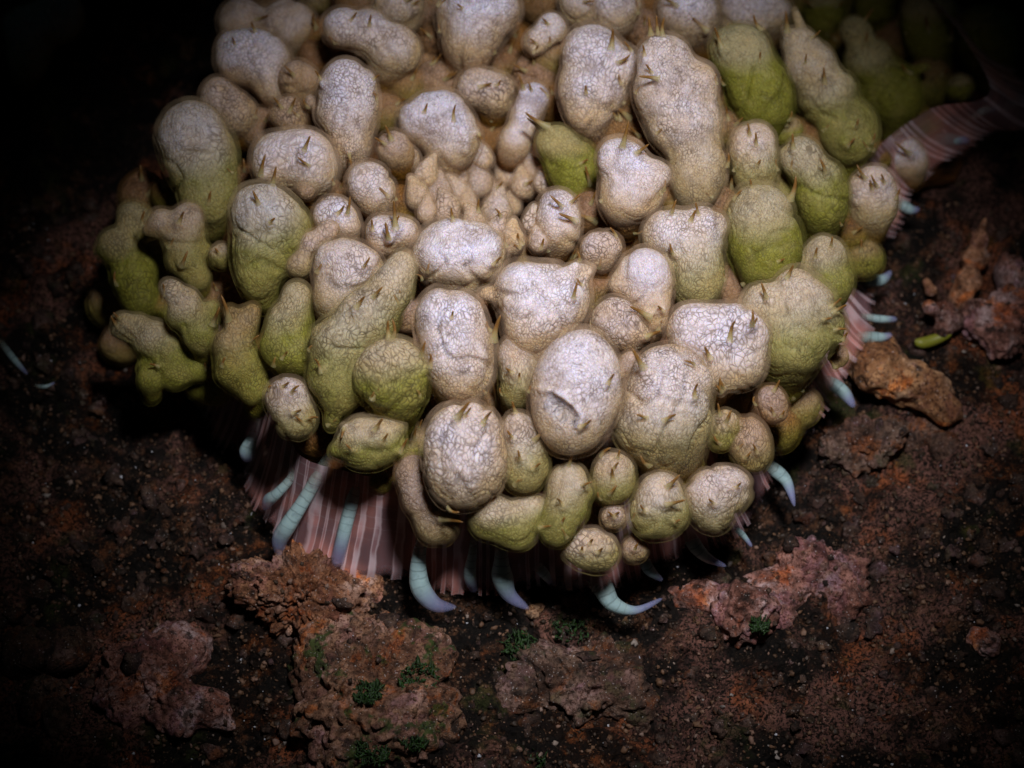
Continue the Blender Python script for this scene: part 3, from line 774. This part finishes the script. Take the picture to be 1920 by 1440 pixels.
rubble('rock', 'pink coralline crust rock on dark sand, lower right', 'rock', [(1500,1060,50),(1540,1100,62),(1590,1090,45),(1450,1120,50),(1570,1140,40)], M['pink'], -.14, .42, .35, seed=5, fine=3.5)
rubble('rock', 'long low pink and mauve crust beside green specks below the right tentacles', 'rock', [(1330,1130,45),(1400,1150,55),(1460,1160,40),(1290,1120,30)], M['pink'], -.2, .42, .35, seed=6, fine=4)
rubble('rock', 'rough brown-pink stone under the orange sponge', 'rock', [(1570,840,36),(1620,825,42),(1665,815,34),(1600,855,34),(1640,850,30)], M['brown'], .2, .5, .2, seed=7, fine=4.5)
rubble('rock', 'red-pink knobbly rock at the right edge of the frame', 'rock', [(1840,600,38),(1890,590,45),(1925,600,45),(1880,640,38),(1900,520,35),(1880,655,18)], M['pink'], .35, .5, .15, seed=8, fine=4)
rubble('rock_spire', 'thin orange-brown rock spire pointing up, near the right edge', 'rock', [(1846,412,6,.5),(1838,445,18,.35),(1828,485,26,.2),(1815,525,26,.1),(1800,560,24,0)], M['orange'], .4, .25, .2, seed=9)
rubble('coral_nub', 'small mauve nub with a pale round knob beside the spire', 'coral', [(1744,577,14,.2),(1770,585,22,.1),(1785,600,22,0),(1768,618,18,0)], M['pink'], .4, .2, .1, seed=10)
rubble('rock', 'small pale orange shard left of the rock spire', 'rock', [(1738,530,8),(1745,545,13),(1755,555,10)], M['orange'], .3, .3, .1, 5, seed=11)
rubble('sponge', 'smooth tan-orange branching sponge beside the right rim of the anemone', 'sponge', [(1612,662,40,.25),(1650,690,54,.2),(1695,715,44,.1),(1742,735,40,0),(1772,768,30,-.05),(1660,650,26,.2)], M['sponge'], .42, .26, .2, seed=12, fine=2.5)
rubble('rock', 'dim brown rock in shadow at the lower left corner', 'rock', [(80,1310,45),(50,1230,50),(110,1350,30),(130,1220,40)], M['brown'], .15, .4, .3, seed=13)
rubble('rock', 'small pink stone with a white face near the right edge', 'rock', [(1850,1205,26),(1830,1195,20)], M['pink'], .05, .35, .1, 5, seed=14)
rubble('rock', 'reddish rubble under the front of the ribbed foot', 'rock', [(700,1110,36),(650,1095,28),(560,1050,26)], M['orange'], .0, .5, .2, 5, seed=15)
rubble('rock', 'brown stone beside the long orange sponge, right side', 'rock', [(1735,820,38),(1770,840,30),(1705,830,24)], M['brown'], -.02, .45, .2, 5, seed=16)
rubble('rock', 'tiny cream pebble in the sand below the front tentacles', 'pebble', [(1000,1148,15),(1012,1140,12)], M['sponge'], .05, .25, .08, 4, seed=17)
q = []
for px, py, r in [(1715,640,7),(1730,643,11),(1752,637,11),(1775,627,9),(1782,622,5)]:
    p, w = on_bed(px, py, .35); q.append((*p, r / 100))
c0 = np.array(q[2][:3])
tag(tube(q, 20, 12, 'alga', M['lime'], None, np.zeros(3)), 'bright yellow-green sausage of alga left of the red-pink rock', 'alga')

# loose grains and shell chips
def scatter(name, mat, n, lo, hi, label_kind, seed, squash=(.55, 1.0), lift=.3):
    g = np.random.default_rng(seed); d, f0 = ico(2)
    dg = bpy.context.evaluated_depsgraph_get(); V, F = [], []; k = 0
    for _ in range(n):
        px = g.uniform(-40, 1960); py = g.uniform(380, 1470)
        p, w = on_bed_fast(px, py)
        if p is None: continue
        r = lo * (hi / lo)**(g.random()**2.2)
        q = d * (1 + .28 * g.normal(size=(len(d), 1))) * np.array([g.uniform(*squash), g.uniform(*squash), g.uniform(*squash)]) * r
        a, b = g.uniform(0, 6.28, 2); ca, sa, cb, sb = math.cos(a), math.sin(a), math.cos(b), math.sin(b)
        q = q @ np.array([[ca, -sa, 0], [sa, ca, 0], [0, 0, 1]]) @ np.array([[1, 0, 0], [0, cb, -sb], [0, sb, cb]])
        V.append(q + np.array(p) + np.array([0, 0, r * lift])); F.append(f0 + k); k += len(d)
    return tag(mesh(name, np.concatenate(V), np.concatenate(F), mat), kind='stuff')
bpy.context.view_layer.update()
gv, gf, go = [], [], 0
for o in list(COL.objects):
    if o.type == 'MESH' and o.parent is None and o.name.split('.')[0] in ('seabed', 'rock', 'rock_spire'):
        m_ = o.data; a = np.empty(len(m_.vertices) * 3); m_.vertices.foreach_get('co', a); a = a.reshape(-1, 3) + np.array(o.location)
        gv.append(a); gf += [[q + go for q in p.vertices] for p in m_.polygons]; go += len(a)
NBED = len(bf)
GB = BVHTree.FromPolygons(np.concatenate(gv).tolist(), gf)
def on_bed_fast(px, py):
    d = P(px, py, 0) - CAM; d /= np.linalg.norm(d)
    h, nr, fi, di = GB.ray_cast(Vector(CAM), Vector(d))
    if h is None or nr[2] < .2: return None, None
    if fi >= NBED and random.random() < .88: return None, None
    return h, None
def tuft(px, py, r, label, n=150):
    d = P(px, py, 0) - CAM; d /= np.linalg.norm(d)
    c = np.array(GB.ray_cast(Vector(CAM), Vector(d))[0]); v, f = [], []
    for _ in range(n):
        a = random.uniform(0, 6.283); d = r / 100 * math.sqrt(random.random())
        b = np.array([d * math.cos(a), d * math.sin(a), random.uniform(-.05, .05)])
        di = np.array([random.gauss(0, .5), random.gauss(0, .5), 1.0]); di /= np.linalg.norm(di)
        L = random.uniform(.06, .20); s = np.cross(di, [math.cos(a * 3), math.sin(a * 3), .2]); s = s / np.linalg.norm(s) * random.uniform(.02, .05)
        k = len(v); th = np.cross(s, di) * .35
        v += [b - s, b + th, b + s, b + di * L * .6 + s * .8, b + di * L, b + di * L * .6 - s * .8]
        f += [(k, k + 1, k + 4, k + 5), (k + 1, k + 2, k + 3, k + 4), (k, k + 5, k + 4, k + 3, k + 2)]
    return tag(mesh('algae_tuft', np.array(v), f, M['moss'], None, c), label, 'algae', 'green algae tufts in the rubble')
for a in [(690,1300,22,'dark green algae tuft on the large encrusted rock, left of its middle'), (785,1275,34,'larger dark green algae tuft on the right of the encrusted rock'),
          (1075,1165,44,'green algae clump just below the hooked front tentacle'), (975,1215,30,'dark green algae clump left of the brown slab'),
          (700,1410,28,'green algae tuft at the bottom edge of the encrusted rock'), (775,1385,22,'faint olive algae tuft low on the encrusted rock'),
          (1425,1175,14,'tiny green algae speck on the mauve crust'), (990,1435,30,'green algae clump cut by the bottom edge of the frame')]:
    tuft(*a)

tag(scatter('sand_grains', M['grain'], 13000, .018, .070, None, 3, (.4, 1.1)), 'brown sand grains strewn over the dark seabed', 'sand')
tag(scatter('rubble_crumbs', M['crumb'], 1500, .05, .26, None, 11, (.5, 1.0), .0), 'brown and mauve crumbs of crust strewn over the dark seabed', 'rubble')
tag(scatter('shell_chips', M['shell'], 260, .012, .035, None, 5, (.3, 1.0), .8), 'tiny glinting white shell chips strewn in the sand', 'shell chips')
